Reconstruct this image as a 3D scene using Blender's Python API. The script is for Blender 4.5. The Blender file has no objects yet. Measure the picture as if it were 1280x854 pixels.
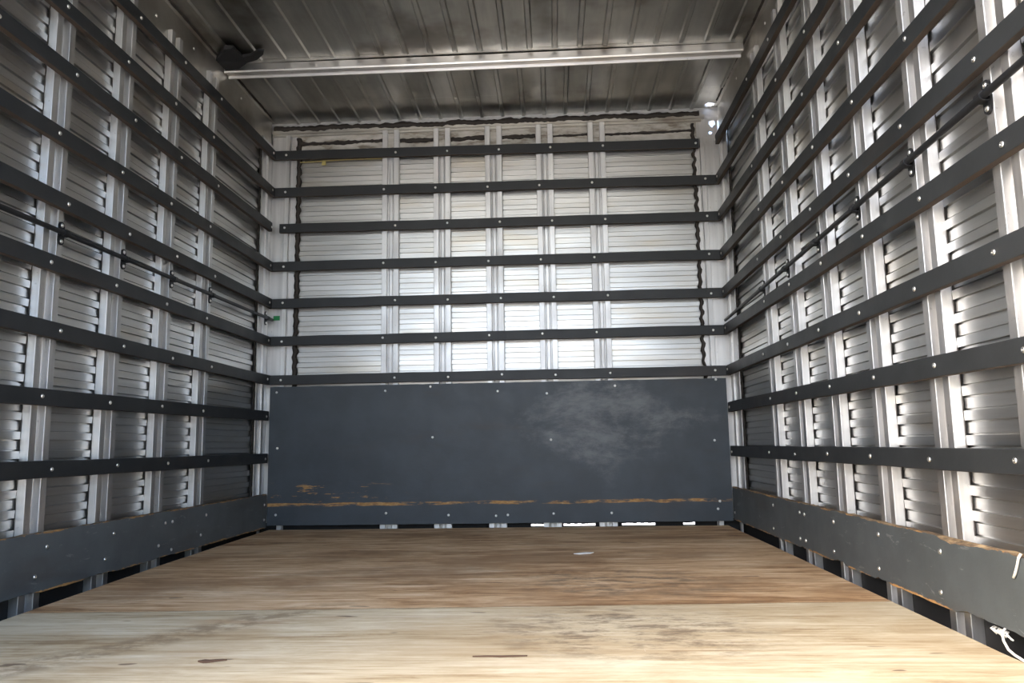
import bpy, bmesh, math, random
from mathutils import Vector, Matrix
random.seed(7)
scene = bpy.context.scene
col = scene.collection
W = 2.2            # clear width between the side rails
REAR = -2.95       # open rear end of the cargo box
PI = math.pi

# ------------------------------------------------------------------ camera
cam_d = bpy.data.cameras.new('camera'); cam = bpy.data.objects.new('camera', cam_d); col.objects.link(cam)
cam_d.sensor_fit = 'HORIZONTAL'; cam_d.sensor_width = 36.0
cam_d.lens = 36.0 * 955.15 / 1280.0
cam_d.clip_start = 0.02; cam_d.clip_end = 500
pitch, yaw, roll = 0.135288, 0.053701, 0.01604
R = Matrix.Rotation(yaw, 3, 'Z') @ Matrix.Rotation(pitch, 3, 'X') @ Matrix.Rotation(roll, 3, 'Y')
R = R @ Matrix.Rotation(PI / 2, 3, 'X')
cam.matrix_world = Matrix.Translation((1.38407, -3.65493, 0.38063)) @ R.to_4x4()
scene.camera = cam

# ------------------------------------------------------------------ sky, sun, exposure
wd = bpy.data.worlds.new('world'); scene.world = wd; wd.use_nodes = True
nt = wd.node_tree; nt.nodes.clear()
sky = nt.nodes.new('ShaderNodeTexSky'); sky.sky_type = 'NISHITA'; sky.sun_disc = False
sky.sun_elevation = math.radians(42); sky.sun_rotation = math.radians(-112)
sky.air_density = 1.0; sky.dust_density = 4.0; sky.ozone_density = 1.0
bg = nt.nodes.new('ShaderNodeBackground'); bg.inputs['Strength'].default_value = 0.46
wo = nt.nodes.new('ShaderNodeOutputWorld')
nt.links.new(sky.outputs[0], bg.inputs[0]); nt.links.new(bg.outputs[0], wo.inputs[0])
sd = bpy.data.lights.new('sun_offscreen', 'SUN'); sd.energy = 4.2; sd.angle = math.radians(0.6); sd.color = (1.0, 0.97, 0.92)
sun = bpy.data.objects.new('sun_offscreen', sd); col.objects.link(sun)
sun.rotation_euler = Vector((-0.72, -0.16, 0.67)).to_track_quat('Z', 'Y').to_euler()
sun.location = (-6, 1, 8)
vs = scene.view_settings
vs.view_transform = 'Standard'; vs.look = 'None'; vs.gamma = 1.0; vs.use_curve_mapping = False
vs.exposure = 1.1

# ------------------------------------------------------------------ materials
class NT:
    def __init__(s, name):
        s.m = bpy.data.materials.new(name); s.m.use_nodes = True
        s.t = s.m.node_tree; s.b = s.t.nodes['Principled BSDF']
        g = s.t.nodes.new('ShaderNodeNewGeometry'); s.pos = g.outputs['Position']
    def put(s, sock, v):
        if isinstance(v, bpy.types.NodeSocket): s.t.links.new(v, sock)
        elif isinstance(v, (tuple, list)) and len(v) == 3 and sock.type == 'RGBA': sock.default_value = (*v, 1)
        else: sock.default_value = v
    def math(s, op, a, b=0.0, clamp=False):
        n = s.t.nodes.new('ShaderNodeMath'); n.operation = op; n.use_clamp = clamp
        s.put(n.inputs[0], a); s.put(n.inputs[1], b); return n.outputs[0]
    def scale(s, v, off=(0, 0, 0)):
        n = s.t.nodes.new('ShaderNodeMapping'); s.put(n.inputs[0], s.pos)
        n.inputs['Scale'].default_value = v; n.inputs['Location'].default_value = off; return n.outputs[0]
    def noise(s, sc, scale=1.0, detail=4, rough=0.55, off=(0, 0, 0), dist=0.0):
        n = s.t.nodes.new('ShaderNodeTexNoise'); s.put(n.inputs['Vector'], s.scale(sc, off))
        n.inputs['Scale'].default_value = scale; n.inputs['Detail'].default_value = detail
        n.inputs['Roughness'].default_value = rough; n.inputs['Distortion'].default_value = dist; return n.outputs[0]
    def ramp(s, f, pts):
        n = s.t.nodes.new('ShaderNodeValToRGB'); s.put(n.inputs[0], f); e = n.color_ramp.elements
        while len(e) < len(pts): e.new(0.5)
        for i, (p, c) in enumerate(pts):
            e[i].position = p; e[i].color = (*c, 1) if isinstance(c, tuple) else (c, c, c, 1)
        return n.outputs[0]
    def step(s, f, a, b):
        n = s.t.nodes.new('ShaderNodeMapRange'); n.interpolation_type = 'SMOOTHSTEP'
        s.put(n.inputs[0], f); n.inputs[1].default_value = a; n.inputs[2].default_value = b; return n.outputs[0]
    def mix(s, f, a, b, mode='MIX'):
        n = s.t.nodes.new('ShaderNodeMix'); n.data_type = 'RGBA'; n.blend_type = mode
        s.put(n.inputs[0], f); s.put(n.inputs[6], a); s.put(n.inputs[7], b); return n.outputs[2]
    def xyz(s):
        n = s.t.nodes.new('ShaderNodeSeparateXYZ'); s.put(n.inputs[0], s.pos); return n.outputs
    def band(s, c, centre, half, soft):          # 1 inside |c-centre|<half
        d = s.math('ABSOLUTE', s.math('SUBTRACT', c, centre))
        return s.step(d, half + soft, half)
    def set(s, **k):
        for n, v in k.items(): s.put(s.b.inputs[n.replace('_', ' ')], v)
    def bump(s, h, strength=0.2, dist=0.002):
        n = s.t.nodes.new('ShaderNodeBump'); n.inputs['Strength'].default_value = strength
        n.inputs['Distance'].default_value = dist; s.put(n.inputs['Height'], h); s.put(s.b.inputs['Normal'], n.outputs[0])

def m_alu(name, c1, c2, r1, r2, streak=(2, 2, 2), dirt=None, metal=1.0, bump=0.05, bsc=(9, 9, 9), spots=0.35, rsc=(9, 9, 9), dsc=(2.2, 2.2, 3.0)):
    k = NT(name)
    n = k.noise(streak, 1.0, 5, 0.6)
    colr = k.mix(k.step(n, 0.3, 0.7), c1, c2)
    sp = k.noise((60, 60, 60), 1.0, 3, 0.6)
    colr = k.mix(k.math('MULTIPLY', k.step(sp, 0.66, 0.74), spots), colr, (0.25, 0.24, 0.22))
    if dirt:
        dn = k.noise(dsc, 1.0, 4, 0.55, off=(3, 1, 7))
        dm = k.math('MULTIPLY', k.step(dn, 0.52, 0.70), dirt[1])
        colr = k.mix(dm, colr, dirt[0])
    k.set(Base_Color=colr, Metallic=metal)
    rr = k.noise(rsc, 1.0, 3, 0.5, off=(5, 5, 5))
    mr = k.t.nodes.new('ShaderNodeMapRange'); k.put(mr.inputs[0], rr)
    mr.inputs[1].default_value = 0.3; mr.inputs[2].default_value = 0.7; mr.inputs[3].default_value = r1; mr.inputs[4].default_value = r2
    k.set(Roughness=mr.outputs[0])
    k.bump(k.noise(bsc, 1.0, 3, 0.5, off=(1, 2, 3)), bump, 0.004)
    return k.m

MAT = {}
MAT['panel'] = m_alu('mill_aluminium_corrugated', (0.67, 0.67, 0.66), (0.54, 0.535, 0.52), 0.31, 0.45, (1.2, 1.2, 24), ((0.56, 0.50, 0.40), 0.5), bump=0.05, bsc=(1.2, 1.2, 40), spots=0.0, rsc=(1.5, 1.5, 12), dsc=(1.4, 1.4, 9))
MAT['post'] = m_alu('aluminium_post', (0.76, 0.76, 0.76), (0.60, 0.60, 0.60), 0.42, 0.58, (30, 30, 1.2), ((0.50, 0.49, 0.47), 0.35))
MAT['plate'] = m_alu('dull_aluminium_plate', (0.60, 0.59, 0.55), (0.45, 0.43, 0.39), 0.38, 0.54, (4, 4, 4), ((0.26, 0.22, 0.17), 0.7))
MAT['roof'] = m_alu('weathered_roof_sheet', (0.47, 0.46, 0.415), (0.29, 0.285, 0.26), 0.28, 0.46, (7, 1.0, 3), ((0.14, 0.122, 0.098), 0.85))
MAT['beam'] = m_alu('roof_beam_aluminium', (0.80, 0.79, 0.77), (0.66, 0.65, 0.63), 0.30, 0.42, (1.5, 20, 20), ((0.45, 0.42, 0.38), 0.4))
MAT['zinc'] = m_alu('zinc_screw', (0.90, 0.90, 0.88), (0.80, 0.80, 0.78), 0.30, 0.42, (50, 50, 50))

k = NT('primer_white_plate')          # old cream filler on the headboard
n = k.noise((9, 9, 30), 1, 5, 0.65)
k.set(Base_Color=k.ramp(n, [(0.36, (0.22, 0.19, 0.15)), (0.5, (0.46, 0.44, 0.39)), (0.66, (0.58, 0.56, 0.52))]), Metallic=0.25, Roughness=0.55)
MAT['cream'] = k.m

def m_paint(name, base=(0.0165, 0.0188, 0.0208), wear=None, board=None):
    k = NT(name); x, y, z = k.xyz()
    n = k.noise((5, 5, 5), 1, 5, 0.6)
    c = k.mix(k.step(n, 0.3, 0.7), base, tuple(v * 1.35 for v in base))
    brown = k.step(k.noise((1.7, 1.7, 6), 1, 4, 0.6, off=(9, 2, 4)), 0.55, 0.72)
    c = k.mix(k.math('MULTIPLY', brown, 0.35), c, (0.055, 0.040, 0.030))
    rough = k.math('ADD', 0.42, k.math('MULTIPLY', k.noise((11, 11, 11), 1, 3, off=(4, 4, 1)), 0.22))
    wood = k.ramp(k.noise((30, 30, 90), 1, 4, 0.7), [(0.3, (0.22, 0.10, 0.035)), (0.55, (0.45, 0.25, 0.09)), (0.75, (0.62, 0.42, 0.20))])
    if board == 'back':
        # cloudy rubbed area on one half, wood showing along a long scrape
        cl = k.math('MULTIPLY', k.step(k.noise((3.0, 3.0, 6.5), 1, 9, 0.74, dist=0.2), 0.40, 0.64),
                    k.step(k.math('ADD', k.math('ADD', k.math('MULTIPLY', k.math('ABSOLUTE', k.math('SUBTRACT', x, 1.62)), 1.0), k.math('MULTIPLY', k.math('ABSOLUTE', k.math('SUBTRACT', z, 0.50)), 1.6)), k.math('MULTIPLY', k.noise((4, 4, 5), 1, 6, 0.7, off=(5, 1, 2)), 0.9)), 1.0, 0.72))
        c = k.mix(k.math('MULTIPLY', cl, 0.85), c, (0.165, 0.175, 0.182))
        wob = k.math('MULTIPLY', k.math('SUBTRACT', k.noise((6, 6, 0), 1, 4), 0.5), 0.02)
        zz = k.math('ADD', z, wob)
        br = k.step(k.noise((4.5, 1, 20), 1, 5, 0.72, off=(2, 0, 0)), 0.42, 0.54)
        line = k.math('MULTIPLY', k.band(zz, 0.116, 0.0055, 0.004), br)
        br2 = k.step(k.noise((7, 1, 46), 1, 5, 0.7, off=(7, 0, 3)), 0.56, 0.62)
        patch = k.math('MULTIPLY', k.math('MULTIPLY', k.band(z, 0.165, 0.03, 0.03), k.step(x, 0.75, 0.35)), br2)
        br3 = k.step(k.noise((9, 1, 30), 1, 5, 0.7, off=(1, 0, 8)), 0.69, 0.73)
        low = k.math('MULTIPLY', br3, k.math('MULTIPLY', k.step(z, 0.6, 0.25), k.step(x, 1.2, 0.5)))
        wm = k.math('MAXIMUM', k.math('MAXIMUM', line, patch), low, True)
        c = k.mix(wm, c, wood)
        rough = k.math('ADD', rough, k.math('MULTIPLY', wm, 0.3))
    if wear:                              # (z0, z1) of a kick board: chips at its edges, pale scuffs
        z0, z1 = wear
        e = k.math('MAXIMUM', k.step(z, z0 + 0.020, z0), k.step(z, z1 - 0.018, z1))
        ch = k.step(k.math('MULTIPLY', k.noise((5, 7, 16), 1, 6, 0.72), e), 0.44, 0.50)
        lo = k.step(k.noise((8, 16, 60), 1, 5, 0.7, off=(0, 3, 1)), 0.70, 0.74)
        c = k.mix(k.math('MAXIMUM', ch, k.math('MULTIPLY', lo, k.step(z, z0 + 0.06, z0 + 0.02))), c, wood)
        sc = k.step(k.noise((9, 9, 38), 1, 5, 0.75, off=(5, 6, 2), dist=1.2), 0.61, 0.68)
        c = k.mix(k.math('MULTIPLY', sc, 0.35), c, (0.30, 0.31, 0.31))
    k.set(Base_Color=c, Roughness=rough)
    k.bump(k.noise((25, 25, 60), 1, 5, 0.65, off=(3, 3, 3)), 0.25, 0.002)
    return k.m
MAT['paint'] = m_paint('dark_grey_painted_wood')
MAT['paint_back'] = m_paint('dark_grey_painted_board', (0.036, 0.045, 0.054), board='back')
MAT['paint_l'] = m_paint('dark_grey_kick_board', (0.080, 0.092, 0.099), wear=(0.011, 0.168))
MAT['paint_r'] = m_paint('dark_grey_scuffed_kick_board', (0.056, 0.065, 0.069), wear=(0.027, 0.176))

k = NT('raw_plywood_edge')
k.set(Base_Color=k.ramp(k.noise((20, 20, 120), 1, 4, 0.7), [(0.36, (0.045, 0.030, 0.018)), (0.52, (0.16, 0.105, 0.055)), (0.68, (0.40, 0.29, 0.16))]), Roughness=0.8)
MAT['rawwood'] = k.m
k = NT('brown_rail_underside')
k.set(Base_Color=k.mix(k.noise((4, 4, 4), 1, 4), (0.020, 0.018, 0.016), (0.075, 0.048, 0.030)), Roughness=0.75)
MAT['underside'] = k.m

def m_ply(name, dark):
    k = NT(name); x, y, z = k.xyz()
    g1 = k.noise((3.5, 64, 1), 1, 8, 0.72, dist=0.6)           # grain runs across the box
    g2 = k.noise((1.2, 7, 1), 1, 7, 0.66, off=(3, 5, 0), dist=1.1)
    g3 = k.noise((5, 15, 1), 1, 8, 0.72, off=(7, 2, 0), dist=0.8)
    g = k.math('ADD', k.math('ADD', k.math('MULTIPLY', g1, 0.38), k.math('MULTIPLY', g2, 0.34)), k.math('MULTIPLY', g3, 0.28))
    if dark:
        c = k.ramp(g, [(0.41, (0.20, 0.100, 0.043)), (0.47, (0.46, 0.280, 0.140)), (0.53, (0.63, 0.44, 0.255)), (0.60, (0.78, 0.62, 0.42))])
    else:
        c = k.ramp(g, [(0.40, (0.30, 0.205, 0.11)), (0.46, (0.48, 0.385, 0.24)), (0.53, (0.60, 0.515, 0.355)), (0.61, (0.70, 0.635, 0.48))])
    # brown weathering blotches
    b = k.step(k.noise((1.3, 2.6, 1), 1, 6, 0.68, off=(11, 4, 0)), 0.47, 0.62)
    c = k.mix(k.math('MULTIPLY', b, 0.55 if dark else 0.38), c, (0.24, 0.135, 0.065) if dark else (0.40, 0.28, 0.15))
    rd = k.step(k.noise((1.1, 5, 1), 1, 4, 0.6, off=(2, 9, 0)), 0.60, 0.72)
    c = k.mix(k.math('MULTIPLY', rd, 0.4), c, (0.30, 0.13, 0.045))
    # trodden grey-brown scuffs in the middle of the load bed
    cx = k.math('SUBTRACT', k.math('ADD', x, k.math('MULTIPLY', y, 0.15)), 1.22 if not dark else 1.35)
    cy = k.math('SUBTRACT', y, -2.0 if not dark else -1.45)
    r2 = k.math('ADD', k.math('MULTIPLY', k.math('MULTIPLY', cx, cx), 7.0), k.math('MULTIPLY', k.math('MULTIPLY', cy, cy), 11.0))
    sm = k.math('MULTIPLY', k.step(r2, 1.0, 0.1), k.step(k.noise((9, 22, 1), 1, 6, 0.75, off=(6, 1, 0)), 0.45, 0.62))
    c = k.mix(k.math('MULTIPLY', sm, 0.85), c, (0.20, 0.145, 0.095))
    # dark diagonal drag streak
    dg = k.math('SUBTRACT', k.math('ADD', x, k.math('MULTIPLY', y, -0.75)), 2.12)
    dm = k.math('MULTIPLY', k.band(dg, 0.0, 0.03, 0.07), k.step(k.noise((14, 20, 1), 1, 5, 0.7, off=(1, 1, 0)), 0.40, 0.60))
    dm = k.math('MULTIPLY', dm, k.step(y, -1.6, -1.9))
    c = k.mix(k.math('MULTIPLY', dm, 0.75), c, (0.24, 0.17, 0.10))
    # pale scratches
    s1 = k.step(k.noise((60, 5, 1), 1, 3, 0.6, off=(3, 0, 0), dist=0.3), 0.74, 0.78)
    c = k.mix(k.math('MULTIPLY', s1, 0.35), c, (0.72, 0.66, 0.55))
    # small dark knots and splinters
    kn = k.step(k.noise((7, 26, 1), 1, 2, 0.4, off=(8, 8, 0)), 0.72, 0.745)
    c = k.mix(k.math('MULTIPLY', kn, 0.7), c, (0.09, 0.05, 0.03))
    k.set(Base_Color=c, Roughness=k.math('ADD', 0.50, k.math('MULTIPLY', g2, 0.25)), Specular_IOR_Level=0.35)
    k.bump(g1, 0.35, 0.002)
    return k.m
MAT['ply_back'] = m_ply('worn_brown_plywood', True)
MAT['ply_front'] = m_ply('pale_plywood', False)

def m_plain(name, c, rough=0.6, metal=0.0, var=0.3):
    k = NT(name); n = k.noise((20, 20, 20), 1, 4)
    k.set(Base_Color=k.mix(n, tuple(v * (1 - var) for v in c), tuple(v * (1 + var) for v in c)), Roughness=rough, Metallic=metal); return k.m
MAT['sealant'] = m_plain('dark_brown_sealant', (0.030, 0.024, 0.019), 0.75)
MAT['black'] = m_plain('black_painted_steel', (0.010, 0.011, 0.013), 0.45)
MAT['void'] = m_plain('black_chassis_steel', (0.012, 0.012, 0.013), 0.8)
MAT['tape'] = m_plain('black_torn_tape', (0.012, 0.012, 0.013), 0.8)
MAT['green'] = m_plain('green_sticker', (0.01, 0.20, 0.06), 0.5)
MAT['yellow'] = m_plain('yellow_tag', (0.55, 0.46, 0.16), 0.6)
MAT['paper'] = m_plain('white_paper', (0.85, 0.84, 0.80), 0.7, var=0.05)
MAT['string'] = m_plain('white_string', (0.72, 0.69, 0.62), 0.8)
MAT['splinter'] = m_plain('dark_splinter', (0.10, 0.055, 0.032), 0.8)
MAT['concrete'] = m_plain('sunlit_concrete', (0.47, 0.455, 0.43), 0.9, var=0.12)
MAT['skin'] = m_plain('outer_skin', (0.55, 0.55, 0.54), 0.5, 0.6)

# ------------------------------------------------------------------ builders
class MB:
    """Collects shapes in world coordinates; build() links them as one mesh object."""
    def __init__(s): s.v = []; s.f = []; s.mi = []
    def poly(s, pts, mi=0):
        b = len(s.v); s.v += [tuple(p) for p in pts]; s.f.append(tuple(range(b, b + len(pts)))); s.mi.append(mi)
    def box(s, a, b, mi=0):
        x0, y0, z0 = a; x1, y1, z1 = b; o = len(s.v)
        s.v += [(x0, y0, z0), (x1, y0, z0), (x1, y1, z0), (x0, y1, z0), (x0, y0, z1), (x1, y0, z1), (x1, y1, z1), (x0, y1, z1)]
        for q in ((0, 3, 2, 1), (4, 5, 6, 7), (0, 1, 5, 4), (1, 2, 6, 5), (2, 3, 7, 6), (3, 0, 4, 7)):
            s.f.append(tuple(o + i for i in q)); s.mi.append(mi)
    def loft(s, rings, closed=True, caps=True, mi=0, capmi=None):
        n = len(rings[0]); o = len(s.v)
        for r in rings: s.v += [tuple(p) for p in r]
        for i in range(len(rings) - 1):
            for j in range(n if closed else n - 1):
                a = o + i * n + j; b = o + i * n + (j + 1) % n
                s.f.append((a, b, b + n, a + n)); s.mi.append(mi if not isinstance(mi, (list, tuple)) else mi[j])
        if caps and closed:
            c = mi if capmi is None else capmi
            c = c if not isinstance(c, (list, tuple)) else c[0]
            s.f.append(tuple(o + j for j in range(n))); s.mi.append(c)
            e = o + (len(rings) - 1) * n
            s.f.append(tuple(e + j for j in reversed(range(n)))); s.mi.append(c)
    def build(s, name, mats, parent=None, smooth=False, origin=None):
        if not isinstance(mats, (list, tuple)): mats = [mats]
        xs, ys, zs = zip(*s.v)
        if origin is None: origin = ((min(xs) + max(xs)) / 2, (min(ys) + max(ys)) / 2, min(zs))
        O = Vector(origin)
        me = bpy.data.meshes.new(name); me.from_pydata([tuple(Vector(p) - O) for p in s.v], [], s.f)
        for m in mats: me.materials.append(MAT[m])
        for p, i in zip(me.polygons, s.mi): p.material_index = i; p.use_smooth = smooth
        bm = bmesh.new(); bm.from_mesh(me); bmesh.ops.recalc_face_normals(bm, faces=bm.faces); bm.to_mesh(me); bm.free()
        o = bpy.data.objects.new(name, me); col.objects.link(o)
        if parent is not None: o.parent = parent; o.location = O - wloc(parent)
        else: o.location = O
        return o
def wloc(o):
    p = Vector(o.location)
    while o.parent: o = o.parent; p += Vector(o.location)
    return p
def tag(o, label, cat=None, group=None, kind=None):
    o['label'] = label
    if cat: o['category'] = cat
    if group: o['group'] = group
    if kind: o['kind'] = kind
    return o
def bevel(o, w=0.002, seg=2):
    m = o.modifiers.new('bevel', 'BEVEL'); m.width = w; m.segments = seg; m.limit_method = 'ANGLE'; return o
def tube(mb, pts, r, n=10):
    rings = []
    for i, p in enumerate(pts):
        p = Vector(p); a = Vector(pts[max(i - 1, 0)]); b = Vector(pts[min(i + 1, len(pts) - 1)])
        d = (b - a).normalized(); u = d.cross(Vector((0, 0, 1)))
        if u.length < 1e-3: u = d.cross(Vector((1, 0, 0)))
        u.normalize(); w = d.cross(u)
        rings.append([p + (u * math.cos(t) + w * math.sin(t)) * r for t in (2 * PI * j / n for j in range(n))])
    mb.loft(rings)

# every wall gets a frame: along (a), up (z), out of the wall into the box (n)
class Frame:
    def __init__(s, kind): s.kind = kind
    def p(s, a, d, z):        # a along wall, d = distance from the rail front plane INTO the wall, z
        if s.kind == 'L': return (-d, a, z)
        if s.kind == 'R': return (W + d, a, z)
        return (a, d, z)
FR = {q: Frame(q) for q in 'LRB'}
def wbox(mb, fr, a0, a1, d0, d1, z0, z1, mi=0):
    P = fr.p(a0, d0, z0); Q = fr.p(a1, d1, z1)
    mb.box(tuple(map(min, P, Q)), tuple(map(max, P, Q)), mi)

# screw head (pan head with a slight dome), shared mesh per wall direction
def screw_mesh(fr, r=0.0062):
    mb = MB(); rings = []
    n = 10
    for rr, h in ((r, 0.0), (r, 0.0012), (r * 0.75, 0.0030), (r * 0.28, 0.0036), (r * 0.24, 0.0024)):
        rings.append([fr.p(rr * math.cos(2 * PI * j / n), -h, rr * math.sin(2 * PI * j / n)) for j in range(n)])
    if fr.kind == 'R': rings = [[(x - W, y, z) for x, y, z in q] for q in rings]
    mb.loft(rings)
    me = bpy.data.meshes.new('screw'); me.from_pydata(mb.v, [], mb.f); me.materials.append(MAT['zinc'])
    bm = bmesh.new(); bm.from_mesh(me); bmesh.ops.recalc_face_normals(bm, faces=bm.faces); bm.to_mesh(me); bm.free()
    for p in me.polygons: p.use_smooth = True
    return me
SCREW = {q: screw_mesh(FR[q]) for q in 'LRB'}
def screw(parent, fr, a, z, d=0.0):
    o = bpy.data.objects.new('screw', SCREW[fr.kind]); col.objects.link(o)
    o.parent = parent; o.location = Vector(fr.p(a, d, z)) - wloc(parent)

# ------------------------------------------------------------------ setting: ground outside
g = MB(); g.box((-60, -60, -1.25), (60, 60, -1.15))
tag(g.build('ground', 'concrete'), 'pale concrete yard outside the cargo box', 'ground', kind='structure')

# floor: dark sub frame with two plywood sheets on it
f = MB(); f.box((-0.09, REAR, -0.10), (W + 0.09, 0.10, -0.062))
f.box((0.12, REAR, -0.062), (W - 0.10, -0.03, -0.019))
floor = tag(f.build('floor', 'void'), 'wooden load floor of the truck box on a black steel frame', 'floor', kind='structure')
SL, SR = -1.813, -1.731                       # the joint between the sheets runs slightly askew
def sheet(name, pts, mat):
    mb = MB(); T, B = [], []
    for (x, y) in pts: T.append((x, y, 0.0)); B.append((x, y, -0.018))
    mb.poly(T, 0); mb.poly(list(reversed(B)), 1)
    for i in range(len(pts)):
        j = (i + 1) % len(pts); mb.poly([B[i], B[j], T[j], T[i]], 1)
    return mb.build(name, [mat, 'rawwood'], floor)
def seam(x): return SL + (SR - SL) * (x - 0.24) / 1.94
rng = random.Random(3)
sx = [0.098 + i * (2.172 - 0.098) / 40 for i in range(41)]
sj = [rng.uniform(-0.0015, 0.0015) for _ in sx]
back_pts = [(x, seam(x) + 0.0015 + d) for x, d in zip(sx, sj)] + [(2.174, -0.9), (2.172, 0.004), (0.012, 0.004), (0.03, -0.6), (0.05, -1.08)]
o = sheet('plywood_sheet', back_pts, 'ply_back'); o['label'] = 'worn brown plywood sheet against the headboard'
right_edge = [(2.172 + rng.uniform(-.003, .003), y) for y in (-2.3, -2.24, -2.18, -2.05, -1.9)]
front_pts = [(0.13, REAR + 0.02), (2.172, REAR + 0.02)] + right_edge + [(x, seam(x) - 0.0015 + d) for x, d in reversed(list(zip(sx, sj)))] + [(0.105, -1.92)]
o = sheet('plywood_sheet', front_pts, 'ply_front'); o['label'] = 'pale plywood sheet towards the open rear'

# ------------------------------------------------------------------ setting: walls
POST_W, RID, PDEPTH, RAILT = 0.085, 0.026, 0.024, 0.020
CREST = RAILT + PDEPTH                 # d of the corrugation crests
PITCH, CDEP = 0.0515, 0.0048
def corr_profile(z0, z1):
    pts = []; z = z0
    seq = ((0.0, 0), (0.0195, 0), (0.0203, 1.9), (0.0232, 2.0), (0.0240, 1.0), (0.0462, 1.0), (0.0470, 2.0), (0.0500, 1.9), (0.0508, 0.0))
    while z < z1:
        for dz, q in seq:
            if z + dz <= z1: pts.append((z + dz, CREST + CDEP * q))
        z += PITCH
    pts.append((z1, pts[-1][1])); return pts
def corr_panel(fr, a0, a1, z0, z1, parent):
    mb = MB(); pr = corr_profile(z0, z1)
    n = max(2, int(abs(a1 - a0) / 0.05))
    rows = []
    for i in range(n + 1):
        a = a0 + (a1 - a0) * i / n
        rows.append([fr.p(a, d + 0.0012 * math.sin(a * 9 + z * 5) * math.sin(z * 3.1 + a * 4), z) for z, d in pr])
    mb.loft(rows, closed=False)
    return mb.build('corrugated_panel', 'panel', parent)
def post(fr, c, z0, z1, parent):
    h = POST_W / 2; d0, d1 = RAILT, CREST + 0.0022
    prof = [(-h, d1), (-h, d0), (-h + RID, d0), (-h + RID, d1 - 0.004), (-0.009, d1 - 0.004), (-0.0075, d1 - 0.0065), (0.0075, d1 - 0.0065),
            (0.009, d1 - 0.004), (h - RID, d1 - 0.004), (h - RID, d0), (h, d0), (h, d1)]
    mb = MB(); mb.loft([[fr.p(c + a, d, z) for a, d in prof] for z in (z0, z1)])
    return bevel(mb.build('post', 'post', parent), 0.0018, 2)
def ragged(fr, p0, p1, wid, d, parent, seed, jit=0.5, step=0.012, name='sealant_bead', mat='sealant', thick=0.006, wav=0.0):
    """ragged bead from (a,z) p0 to p1 on plane d"""
    rg = random.Random(seed); mb = MB()
    L = math.hypot(p1[0] - p0[0], p1[1] - p0[1]); n = max(3, int(L / step)); ux, uz = (p1[0] - p0[0]) / L, (p1[1] - p0[1]) / L
    rings = []
    w1 = w2 = wid / 2
    for i in range(n + 1):
        t = L * i / n; ax, az = p0[0] + ux * t, p0[1] + uz * t
        w1 = 0.55 * w1 + 0.45 * (wid / 2 * rg.uniform(1 - jit, 1 + jit)); w2 = 0.55 * w2 + 0.45 * (wid / 2 * rg.uniform(1 - jit, 1 + jit))
        s = wav * math.sin(t / PITCH * 2 * PI + seed); px, pz = -uz, ux
        e = [(ax + px * (w1 + s), az + pz * (w1 + s)), (ax - px * (w2 - s), az - pz * (w2 - s))]
        th = thick * rg.uniform(0.6, 1.2)
        rings.append([fr.p(e[0][0], d, e[0][1]), fr.p((e[0][0] * .7 + e[1][0] * .3), d - th, (e[0][1] * .7 + e[1][1] * .3)),
                      fr.p((e[0][0] * .3 + e[1][0] * .7), d - th, (e[0][1] * .3 + e[1][1] * .7)), fr.p(e[1][0], d, e[1][1])])
    mb.loft(rings); return mb.build(name, mat, parent, smooth=True)

LP = [-0.671 - 0.319 * i for i in range(7)]
RP = [-0.685 - 0.3155 * i for i in range(7)]
BP = [0.585, 0.846, 1.107, 1.365, 1.626]
SKIN = CREST + 0.024
def side_wall(fr, posts, name, label):
    sk = MB(); wbox(sk, fr, REAR, 0.09, SKIN, SKIN + 0.012, -0.10, 2.10)
    wall = tag(sk.build(name, 'skin'), label, 'wall', kind='structure')
    edges = [-0.105] + posts + [REAR]
    for i in range(len(edges) - 1):
        corr_panel(fr, edges[i + 1], edges[i], 0.058, 1.895, wall)
    for q, c in enumerate(posts):
        post(fr, c, -0.061, 1.957, wall)
        ragged(fr, (c - POST_W / 2 - 0.0012, 0.06), (c - POST_W / 2 - 0.0012, 1.885), 0.0034, CREST + 0.001, wall, 100 + q, 0.5, 0.013, name='gap_shadow_strip', wav=0.0010, thick=0.0016)  # thin dark strip that imitates the shadow gap between panel and post
    tp = MB(); wbox(tp, fr, REAR, 0.03, CREST - 0.008, CREST - 0.004, 1.885, 2.062)
    wbox(tp, fr, REAR, 0.03, CREST - 0.020, CREST - 0.004, 2.050, 2.054)
    tp.build('top_plate', 'plate', wall)
    for q, (a, z) in enumerate(((-0.83, 1.99), (-1.12, 1.96), (-0.36, 2.0))):
        o = bpy.data.objects.new('rivet', SCREW[fr.kind]); col.objects.link(o); o.parent = wall
        o.location = Vector(fr.p(a, CREST - 0.008, z)) - wloc(wall)
    vd = MB(); wbox(vd, fr, REAR, 0.05, CREST + 0.002, CREST + 0.006, -0.061, 0.060)
    vd.build('skirt', 'void', wall)
    ragged(fr, (-0.098 if fr.kind == 'L' else -0.128, 0.02), (-0.098 if fr.kind == 'L' else -0.128, 1.93), 0.020, CREST - 0.004, wall, 5 if fr.kind == 'L' else 9, 0.45, 0.013, wav=0.003, thick=0.004)
    return wall
wall_l = side_wall(FR['L'], LP, 'wall_left', 'corrugated aluminium side wall of the truck box beside the green sticker')
wall_r = side_wall(FR['R'], RP, 'wall_right', 'corrugated aluminium side wall of the truck box beside the daylight holes')

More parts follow.
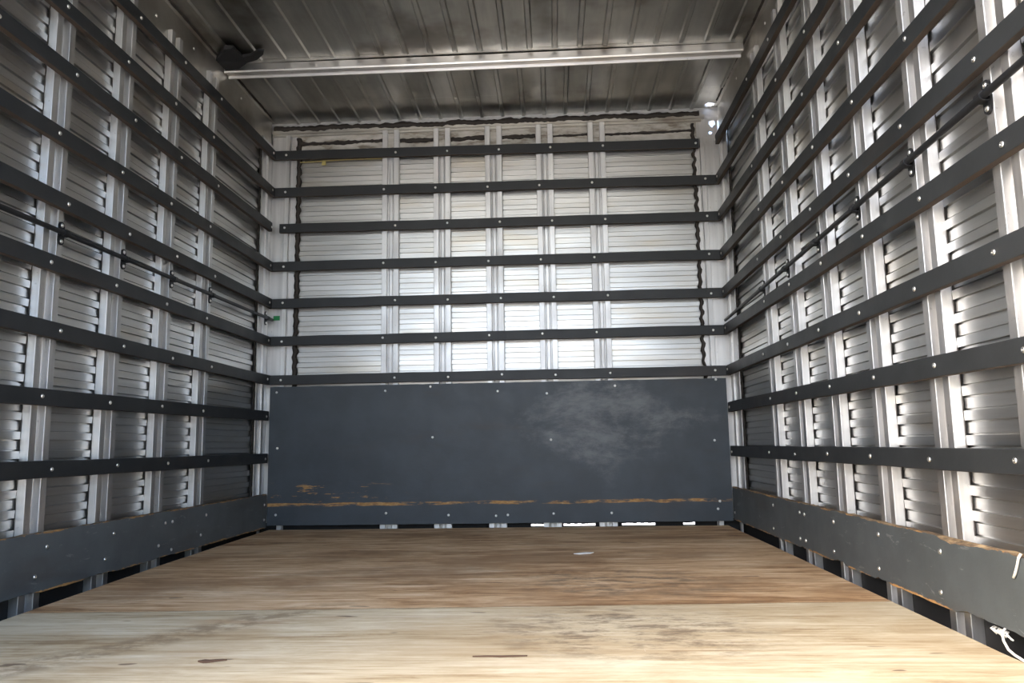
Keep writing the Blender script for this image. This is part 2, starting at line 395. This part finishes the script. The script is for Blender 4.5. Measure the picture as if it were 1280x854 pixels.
fb = FR['B']
sk = MB()
wbox(sk, fb, -0.09, 2.125, SKIN, SKIN + 0.012, 0.03, 2.10)
wbox(sk, fb, 2.125, W + 0.09, SKIN, SKIN + 0.012, 0.03, 1.87)
wbox(sk, fb, 2.125, W + 0.09, SKIN, SKIN + 0.012, 1.99, 2.10)
wall_b = tag(sk.build('wall_back', 'skin'), 'corrugated aluminium headboard wall closing the truck box', 'wall', kind='structure')
edges = [0.105] + BP + [2.105]
for i in range(len(edges) - 1): corr_panel(fb, edges[i], edges[i + 1], 0.06, 1.885, wall_b)
for c in BP: post(fb, c, -0.061, 1.985, wall_b)
# bottom skirt with four slots where daylight comes in
slots = [(1.262, 1.335), (1.415, 1.565), (1.690, 1.845), (1.975, 2.03)]
vd = MB(); xs = [-0.08] + [v for s_ in slots for v in s_] + [W + 0.08]
for i in range(0, len(xs), 2): wbox(vd, fb, xs[i], xs[i + 1], CREST + 0.002, CREST + 0.006, -0.061, 0.06)
for a, b in slots:
    n = 9; rg = random.Random(int(a * 100))
    
    for i in range(n):
        wbox(vd, fb, a + (b - a) * i / n, a + (b - a) * (i + 1) / n, CREST + 0.002, CREST + 0.006, -0.061, 0.0005)
        wbox(vd, fb, a + (b - a) * i / n, a + (b - a) * (i + 1) / n, CREST + 0.002, CREST + 0.006, 0.0085 + rg.uniform(0, 0.004), 0.06)
vd.build('skirt', 'void', wall_b)
# filler plate along the top, in bays between the posts, with a torn dark sealant line
tp = MB(); wbox(tp, fb, 0.0, 2.125, CREST - 0.006, CREST - 0.002, 1.865, 2.0); tp.build('filler_plate', 'cream', wall_b)
bay = [0.105] + [v for c in BP for v in (c - POST_W / 2, c + POST_W / 2)] + [2.112]
for i in range(0, len(bay), 2):
    zc = 1.937 - 0.012 * bay[i] / 2.2
    ragged(fb, (bay[i] + 0.002, zc - 0.004), (bay[i + 1] - 0.002, zc), 0.020 if i < 8 else 0.013, CREST - 0.006, wall_b, 20 + i, 0.75, 0.011)
for xx, w_, sd in ((0.108, 0.026, 31), (2.108, 0.020, 32)):
    ragged(fb, (xx, 0.66), (xx, 1.965), w_, CREST - 0.006, wall_b, sd, 0.5, 0.012, wav=0.004, thick=0.008)
# corner posts
def holed(mb, lo, hi, c, rad, seed, fn, mi=0):
    """flat rectangle lo-hi with a ragged hole at c"""
    rg = random.Random(seed); n = 20; I, O = [], []
    for q in range(n):
        t = 2 * PI * (q + 0.5) / n; dx, dz = math.cos(t), math.sin(t); f_ = rg.uniform(0.65, 1.15)
        I.append((c[0] + dx * rad[0] * f_, c[1] + dz * rad[1] * f_))
        k1 = ((hi[0] if dx > 0 else lo[0]) - c[0]) / dx; k2 = ((hi[1] if dz > 0 else lo[1]) - c[1]) / dz; k_ = min(k1, k2)
        O.append((c[0] + dx * k_, c[1] + dz * k_))
    for q in range(n):
        w = (q + 1) % n; a, b = O[q], O[w]; pts = [I[q], a]
        if abs(a[0] - b[0]) > 1e-6 and abs(a[1] - b[1]) > 1e-6:     # turn the rectangle's corner
            pts.append((a[0] if abs(a[0] - lo[0]) < 1e-6 or abs(a[0] - hi[0]) < 1e-6 else b[0], a[1] if abs(a[1] - lo[1]) < 1e-6 or abs(a[1] - hi[1]) < 1e-6 else b[1]))
        pts += [b, I[w]]
        mb.poly([fn(*p) for p in pts], mi)
def corner_post(s):
    mb = MB()
    X = (lambda u: u) if s > 0 else (lambda u: W - u)
    def bx(u0, u1, y0, y1, z0, z1): mb.box((min(X(u0), X(u1)), y0, z0), (max(X(u0), X(u1)), y1, z1))
    top = 1.985 if s > 0 else 1.895
    bx(-0.036, -0.031, -0.092 if s > 0 else -0.12, 0.036, 0.03, 1.93)       # plate on the side wall
    bx(-0.031, 0.097, 0.036, 0.041, 0.03, top)           # plate on the back wall
    bx(0.042, 0.064, 0.0205, 0.036, -0.061, top - 0.01)    # ridge that carries the back rails
    bx(-0.031, -0.0205, -0.045, -0.022, -0.061, 1.90)      # ridge that carries the side rails
    bx(0.066, 0.070, 0.031, 0.036, -0.061, top)
    if s < 0:                                              # torn holes in the top let daylight in
        holed(mb, (2.103, 1.936), (2.231, 1.985), (2.2045, 1.961), (0.015, 0.021), 5, lambda u, w: (u, 0.038, w))
        holed(mb, (2.103, 1.895), (2.231, 1.936), (2.194, 1.913), (0.009, 0.008), 6, lambda u, w: (u, 0.038, w))
    return bevel(mb.build('corner_post', 'post', wall_b), 0.001, 1)
corner_post(1); corner_post(-1)
tr = MB(); tr.box((-0.03, 0.020, 1.985), (2.165, 0.045, 1.989)); tr.box((-0.03, 0.028, 1.972), (2.150, 0.040, 1.985)); tr.box((-0.03, 0.018, 1.985), (2.165, 0.022, 2.002))
o = bevel(tr.build('top_rail', 'plate', wall_b), 0.001, 1)

# ------------------------------------------------------------------ setting: ceiling
cm = MB(); cm.box((-0.09, REAR, 2.085), (2.09, 0.10, 2.095)); cm.box((2.09, REAR, 2.085), (W + 0.09, 0.0, 2.095)); cm.box((2.09, 0.0, 2.085), (2.165, 0.10, 2.095)); cm.box((2.235, 0.0, 2.085), (W + 0.09, 0.10, 2.095))
ceil = tag(cm.build('ceiling', 'skin'), 'ribbed weathered metal roof of the truck box', 'ceiling', kind='structure')
ZC = 2.060
def roof_sheet(y0, y1, x0, x1, first, pitch, rw, rd, sag, name='roof_sheet'):
    prof = [(x0, 0)]; x = first
    while x < x1 - rw:
        if x > x0 + 0.01: prof += [(x - rw / 2, 0), (x - rw / 2 + 0.005, -rd), (x + rw / 2 - 0.005, -rd), (x + rw / 2, 0)]
        x += pitch
    prof.append((x1, 0)); mb = MB(); rows = []; n = max(2, int((y1 - y0) / 0.12))
    for i in range(n + 1):
        y = y0 + (y1 - y0) * i / n
        rows.append([(x, y, ZC + d + sag * math.sin(x * 3.0 + y * 5.1) * math.sin(y * 3.3 + x * 2)) for x, d in prof])
    mb.loft(rows, closed=False)
    # closed rib ends
    x = first
    while x < x1 - rw:
        if x > x0 + 0.01: mb.poly([(x - rw / 2, y1, ZC), (x - rw / 2 + 0.005, y1, ZC - rd), (x + rw / 2 - 0.005, y1, ZC - rd), (x + rw / 2, y1, ZC)], 0)
        x += pitch
    return mb.build(name, 'roof', ceil)
YB = -0.565                                    # front of the roof beam
roof_sheet(REAR, YB - 0.03, -0.05, W + 0.05, 0.037, 0.1065, 0.026, 0.009, 0.002)
flat = MB(); flat.box((-0.05, YB - 0.03, ZC), (W + 0.05, YB + 0.08, ZC + 0.003)); flat.build('joint_strip', 'roof', ceil)
roof_sheet(YB + 0.06, -0.16, -0.05, W + 0.05, 0.09, 0.1065, 0.024, 0.007, 0.002)
roof_sheet(-0.16, 0.068, -0.05, 2.165, 0.09, 0.1065, 0.024, 0.007, 0.001)
# scraps that leave the corner open to the sky
sc = MB(); holed(sc, (2.165, -0.16), (W + 0.05, 0.068), (2.197, 0.034), (0.027, 0.030), 8, lambda u, w: (u, w, ZC))
sc.build('torn_corner', 'roof', ceil)
ragged(FR['B'], (-0.02, 2.010), (2.14, 2.006), 0.030, 0.022, ceil, 77, 0.7, 0.014, thick=0.012)
for q, sd in (('L', 80), ('R', 81)):
    ragged(FR[q], (-2.6, 2.060), (-0.02, 2.060), 0.016, CREST - 0.020, ceil, sd, 0.5, 0.02, thick=0.006)

# roof beam
bm_ = MB(); prof = [(0, ZC), (0, 2.028), (0.004, 2.022), (0.012, 2.022), (0.016, 2.030), (0.046, 2.030), (0.049, 2.018), (0.056, 2.018), (0.058, ZC)]
bm_.loft([[(x, YB + y, z - 0.004 * math.sin((x) / W * PI)) for y, z in prof] for x in (-0.03, 0.4, 0.8, 1.2, 1.6, 2.0, W + 0.02)])
tag(bevel(bm_.build('roof_beam', 'beam'), 0.0012, 2), 'bright aluminium cross beam under the ribbed roof', 'beam')

# ------------------------------------------------------------------ rails
ORD = ['topmost', 'second', 'third', 'fourth', 'fifth', 'sixth', 'seventh', 'eighth', 'lowest']
BL = [1.863, 1.668, 1.479, 1.285, 1.0966, 0.907, 0.7155]; BR = [1.847, 1.659, 1.473, 1.281, 1.0935, 0.913, 0.7174]
RH = 0.047
def rail(fr, a0, a1, z0, z1, scr, label, group, hh=RH, seed=0):
    rg = random.Random(seed); mb = MB(); rings = []; n = 16; h = hh / 2
    for i in range(n + 1):
        t = i / n; a = a0 + (a1 - a0) * t; z = z0 + (z1 - z0) * t + rg.uniform(-0.0009, 0.0009)
        j1, j2 = rg.uniform(-0.0008, 0.0008), rg.uniform(-0.0008, 0.0008); e = rg.uniform(0, 0.0008)
        rings.append([fr.p(a, e, z - h + j1), fr.p(a, e, z + h + j2), fr.p(a, RAILT - 0.0006, z + h + j2), fr.p(a, RAILT - 0.0006, z - h + j1)])
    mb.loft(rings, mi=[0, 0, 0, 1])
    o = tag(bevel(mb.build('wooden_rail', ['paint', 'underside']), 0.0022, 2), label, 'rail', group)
    for a in scr: screw(o, fr, a, z0 + (z1 - z0) * (a - a0) / (a1 - a0) + rg.uniform(-0.004, 0.004))
    return o
OFF = POST_W / 2 - RID / 2
for i in range(7):
    odd = i % 2 == 0
    x0, x1 = -0.018, W + 0.018
    if i == 0: x1 = 2.128
    if i == 2: x0 = 0.026
    scr = [0.053] + [c + (OFF if odd else -OFF) for c in BP] + [2.150 if i else 2.112]
    rail(fb, x0, x1, BL[i], BR[i], scr, '%s dark grey wooden rail below the roof across the headboard wall' % (ORD[i] if i < 6 else 'lowest'), 'rails across the headboard wall', seed=i)
LN = [1.852, 1.663, 1.4835, 1.2800, 1.0925, 0.9065, 0.7205, 0.530, 0.336]; LB = BL + [0.541, 0.3375]
RN = [1.852, 1.6633, 1.4808, 1.2812, 1.0990, 0.9065, 0.7182, 0.5325, 0.3374]; RB = BR + [0.5440, 0.3395]
def side_rails(fr, posts, zb, zn, yn, lab, grp, seed):
    for i in range(9):
        far = i % 2 == 0
        aend = -0.001 if i not in (2,) or fr.kind == 'R' else -0.022
        if i == 0 and fr.kind == 'R': aend = -0.03
        slope = (zn[i] - zb[i]) / yn
        a0 = REAR + 0.05
        scr = [-0.033] + [c + (OFF if far else -OFF) for c in posts if c > -2.45]
        rail(fr, a0, aend, zb[i] + slope * a0, zb[i], scr, '%s dark grey wooden rail %s' % (ORD[i], lab), grp, seed=seed + i)
side_rails(FR['L'], LP, LB, LN, -1.81, 'below the roof on the side wall with the green sticker', 'rails along the side wall with the green sticker', 40)
side_rails(FR['R'], RP, RB, RN, -2.25, 'below the roof on the side wall with the daylight holes', 'rails along the side wall with the daylight holes', 60)

# ------------------------------------------------------------------ boards
def board(fr, a0, a1, zb, zt, jb, jt, mat, name, label, cat, seed, step=0.02, chips=()):
    rg = random.Random(seed); mb = MB(); rings = []; n = int((a1 - a0) / step)
    for i in range(n + 1):
        a = a0 + (a1 - a0) * i / n
        t = rg.uniform(-jt, jt); b = rg.uniform(-jb, jb)
        for (c0, c1, dep, side) in chips:
            if c0 < a < c1:
                if side > 0: t -= dep * rg.uniform(0.35, 1)
                else: b += dep * rg.uniform(0.35, 1)
        rings.append([fr.p(a, 0, zb + b), fr.p(a, 0, zt + t), fr.p(a, RAILT - 0.0006, zt + max(t, -0.002)), fr.p(a, RAILT - 0.0006, zb + min(b, 0.002))])
    mb.loft(rings, mi=[0, 1, 1, 1], capmi=1)
    return tag(mb.build(name, [mat, 'rawwood']), label, cat)
bb = board(fb, 0.002, W - 0.002, 0.020, 0.6815, 0.0008, 0.0006, 'paint_back', 'back_board', 'wide dark grey board with a scraped orange line at the foot of the headboard', 'board', 11, 0.03)
for (x, z) in ((0.035, 0.655), (0.57, 0.652), (0.79, 0.668), (1.115, 0.640), (1.35, 0.625), (1.675, 0.655), (2.15, 0.675),
               (0.045, 0.385), (0.80, 0.425), (1.365, 0.405), (2.13, 0.39),
               (0.045, 0.07), (0.577, 0.072), (0.875, 0.06), (1.10, 0.055), (1.155, 0.058), (1.37, 0.062), (1.64, 0.062), (2.13, 0.075), (2.14, 0.11)):
    screw(bb, fb, x, z)
bl = board(FR['L'], REAR + 0.05, -0.002, 0.0108, 0.168, 0.0012, 0.0015, 'paint_l', 'kick_board', 'dark grey kick board along the floor below the green sticker wall', 'board', 12,
           chips=((-1.95, -1.62, 0.006, -1), (-1.42, -1.28, 0.008, -1), (-1.02, -0.90, 0.005, -1)))
br = board(FR['R'], REAR + 0.05, -0.002, 0.0270, 0.1745, 0.0012, 0.0018, 'paint_r', 'kick_board', 'scuffed dark grey kick board with a splintered orange top edge', 'board', 13,
           chips=((-2.12, -1.93, 0.011, 1), (-2.32, -2.18, 0.007, 1), (-1.7, -1.5, 0.004, 1), (-1.66, -1.58, 0.008, -1), (-1.36, -1.28, 0.010, -1), (-2.26, -1.98, 0.010, -1), (-1.06, -0.98, 0.006, -1)))
for c in LP[:5]:
    screw(bl, FR['L'], c + OFF, 0.128); screw(bl, FR['L'], c - OFF * 0.4, 0.055)
for dz in (0.128, 0.030): screw(bl, FR['L'], LP[1] + OFF + 0.05, dz)
screw(bl, FR['L'], -0.03, 0.12); screw(bl, FR['L'], -0.03, 0.05)
for i, c in enumerate(RP[:6]):
    screw(br, FR['R'], c + OFF * 0.6, 0.142); screw(br, FR['R'], c + OFF, 0.055)
for dz in (0.140, 0.055): screw(br, FR['R'], RP[1] - OFF, dz)
screw(br, FR['R'], -0.03, 0.06)

# ------------------------------------------------------------------ black tie rods with brackets
def tie_rod(fr, posts, zfun, yend, label, extra):
    d = 0.006; mb = MB()
    pts = [fr.p(a, d, zfun(a)) for a in [REAR + 0.1 + (yend - REAR - 0.1) * i / 24 for i in range(25)]]
    tube(mb, pts, 0.0075, 12)
    o = tag(mb.build('tie_rod', 'black', smooth=True), label, 'rod', 'black tie rods along the side walls')
    for c in [q + OFF for q in posts if q > -2.4] + extra:
        z = zfun(c); b = MB(); w, h = 0.0125, 0.034
        # plate with rounded ends
        out = [(w * math.cos(t), (h - w) + w * math.sin(t)) for t in [PI * j / 8 for j in range(9)]]
        out += [(-w * math.cos(t), -(h - w) - w * math.sin(t)) for t in [PI * j / 8 for j in range(9)]]
        b.loft([[fr.p(c + u, dd, z + q) for u, q in out] for dd in (RAILT - 0.0005, RAILT - 0.0045)])
        # saddle over the rod
        arc = [(0.0102 * math.cos(t), 0.0102 * math.sin(t)) for t in [PI * j / 8 for j in range(9)]]
        arc_in = [(0.0078 * math.cos(t), 0.0078 * math.sin(t)) for t in [PI * j / 8 for j in reversed(range(9))]]
        ring = [(q, d - u) for q, u in arc] + [(q, d - u) for q, u in arc_in]
        b.loft([[fr.p(c + e, dd, z + q) for q, dd in ring] for e in (-0.010, 0.010)])
        for sg in (-1, 1): b.box(tuple(map(min, fr.p(c - 0.010, d, z + sg * 0.0078), fr.p(c + 0.010, RAILT - 0.004, z + sg * 0.0102))), tuple(map(max, fr.p(c - 0.010, d, z + sg * 0.0078), fr.p(c + 0.010, RAILT - 0.004, z + sg * 0.0102))))
        p = b.build('bracket', 'black', o)
        for sg in (-1, 1):
            s_ = bpy.data.objects.new('screw', SCREW[fr.kind]); col.objects.link(s_); s_.parent = p
            s_.location = Vector(fr.p(c, RAILT - 0.0045, z + sg * 0.0235)) - wloc(p)
    return o
tie_rod(FR['L'], LP, lambda a: 1.018 + (a / 1.85) * 0.016, 0.022, 'thin black tie rod on the side wall ending at the green sticker', [-0.0335])
tie_rod(FR['R'], RP, lambda a: 0.955 - a * 0.0295, -0.02, 'thin black tie rod on the side wall with the daylight holes', [])

# ------------------------------------------------------------------ small things
def ragged_patch(name, pts, z0, th, mat, label, cat):
    mb = MB(); T = [(x, y, z0 + th) for x, y in pts]; B = [(x, y, z0) for x, y in pts]
    mb.loft([B, T]); return tag(mb.build(name, mat), label, cat)
t = MB()
pts = [(-0.02, -0.66), (0.05, -0.74), (0.085, -0.735), (0.09, -0.66), (0.13, -0.665), (0.175, -0.70), (0.20, -0.695), (0.19, -0.675), (0.14, -0.63), (0.09, -0.605), (0.05, -0.585), (-0.02, -0.575)]
rg = random.Random(4)
t.loft([[(x, y, ZC - 0.009) for x, y in pts], [(x + rg.uniform(-.004, .004), y + rg.uniform(-.004, .004), ZC - 0.020 - 0.012 * (x < 0.08)) for x, y in pts]])
tag(t.build('black_tape', 'tape'), 'torn black tape patch beside the end of the roof beam', 'tape')
s = MB(); s.box((-0.004, 0.0345, 1.017), (0.028, 0.0358, 1.040)); tag(s.build('green_sticker', 'green'), 'small green sticker on the corner post beside the rod end', 'sticker')
y_ = MB(); y_.box((0.229, 0.0285, 1.814), (0.249, 0.0305, 1.836)); tagp = y_.build('yellow_tag', 'yellow'); tag(tagp, 'small yellow tag hanging on a cord below the topmost headboard rail', 'tag')
c_ = MB(); tube(c_, [(0.115, 0.030, 1.833), (0.2, 0.030, 1.834), (0.24, 0.030, 1.8365), (0.36, 0.030, 1.839), (0.54, 0.030, 1.838)], 0.0022, 6); c_.build('cord', 'yellow', tagp)
ragged_patch('paper_scrap', [(1.440, -0.895), (1.462, -0.905), (1.50, -0.892), (1.512, -0.868), (1.485, -0.860), (1.466, -0.872)], 0.0004, 0.002, 'paper', 'small white paper scrap lying on the brown plywood', 'paper')
ragged_patch('bark_splinter', [(0.728, -2.238), (0.742, -2.246), (0.752, -2.242), (0.778, -2.228), (0.760, -2.229), (0.748, -2.232), (0.738, -2.230)], 0.0004, 0.003, 'splinter', 'small dark splinter lying alone on pale plywood', 'splinter')
ragged_patch('wood_splinter', [(1.225, -2.207), (1.26, -2.2075), (1.275, -2.210), (1.30, -2.207), (1.325, -2.203), (1.295, -2.2035), (1.278, -2.205), (1.25, -2.204)], 0.0004, 0.0025, 'splinter', 'long reddish brown splinter lying on pale plywood', 'splinter')
st = MB()
tube(st, [(W - 0.001, -2.150, 0.034), (W - 0.010, -2.155, 0.026), (W - 0.014, -2.165, 0.016), (W - 0.018, -2.185, 0.006), (W - 0.022, -2.21, 0.0035), (W - 0.03, -2.26, 0.0035)], 0.0024, 8)
for q in range(10):
    r = random.Random(q); y = -2.115 - q * 0.005
    tube(st, [(W - 0.001, y, 0.030), (W - 0.006 - r.uniform(0, .006), y - 0.006, 0.027 + r.uniform(-.003, .003)), (W - 0.005, y - 0.012 + r.uniform(-.01, .01), 0.020)], 0.0017, 6)
tag(st.build('frayed_string', 'string', smooth=True), 'frayed white string hanging below the scuffed kick board', 'string')
s2 = MB(); tube(s2, [(W - 0.0028, -2.196, 0.132), (W - 0.003, -2.203, 0.141), (W - 0.003, -2.211, 0.155), (W - 0.0035, -2.219, 0.170), (W - 0.001, -2.222, 0.177)], 0.0024, 8)
tag(s2.build('white_string', 'string', smooth=True), 'short white string hanging over the top edge of the scuffed kick board', 'string')
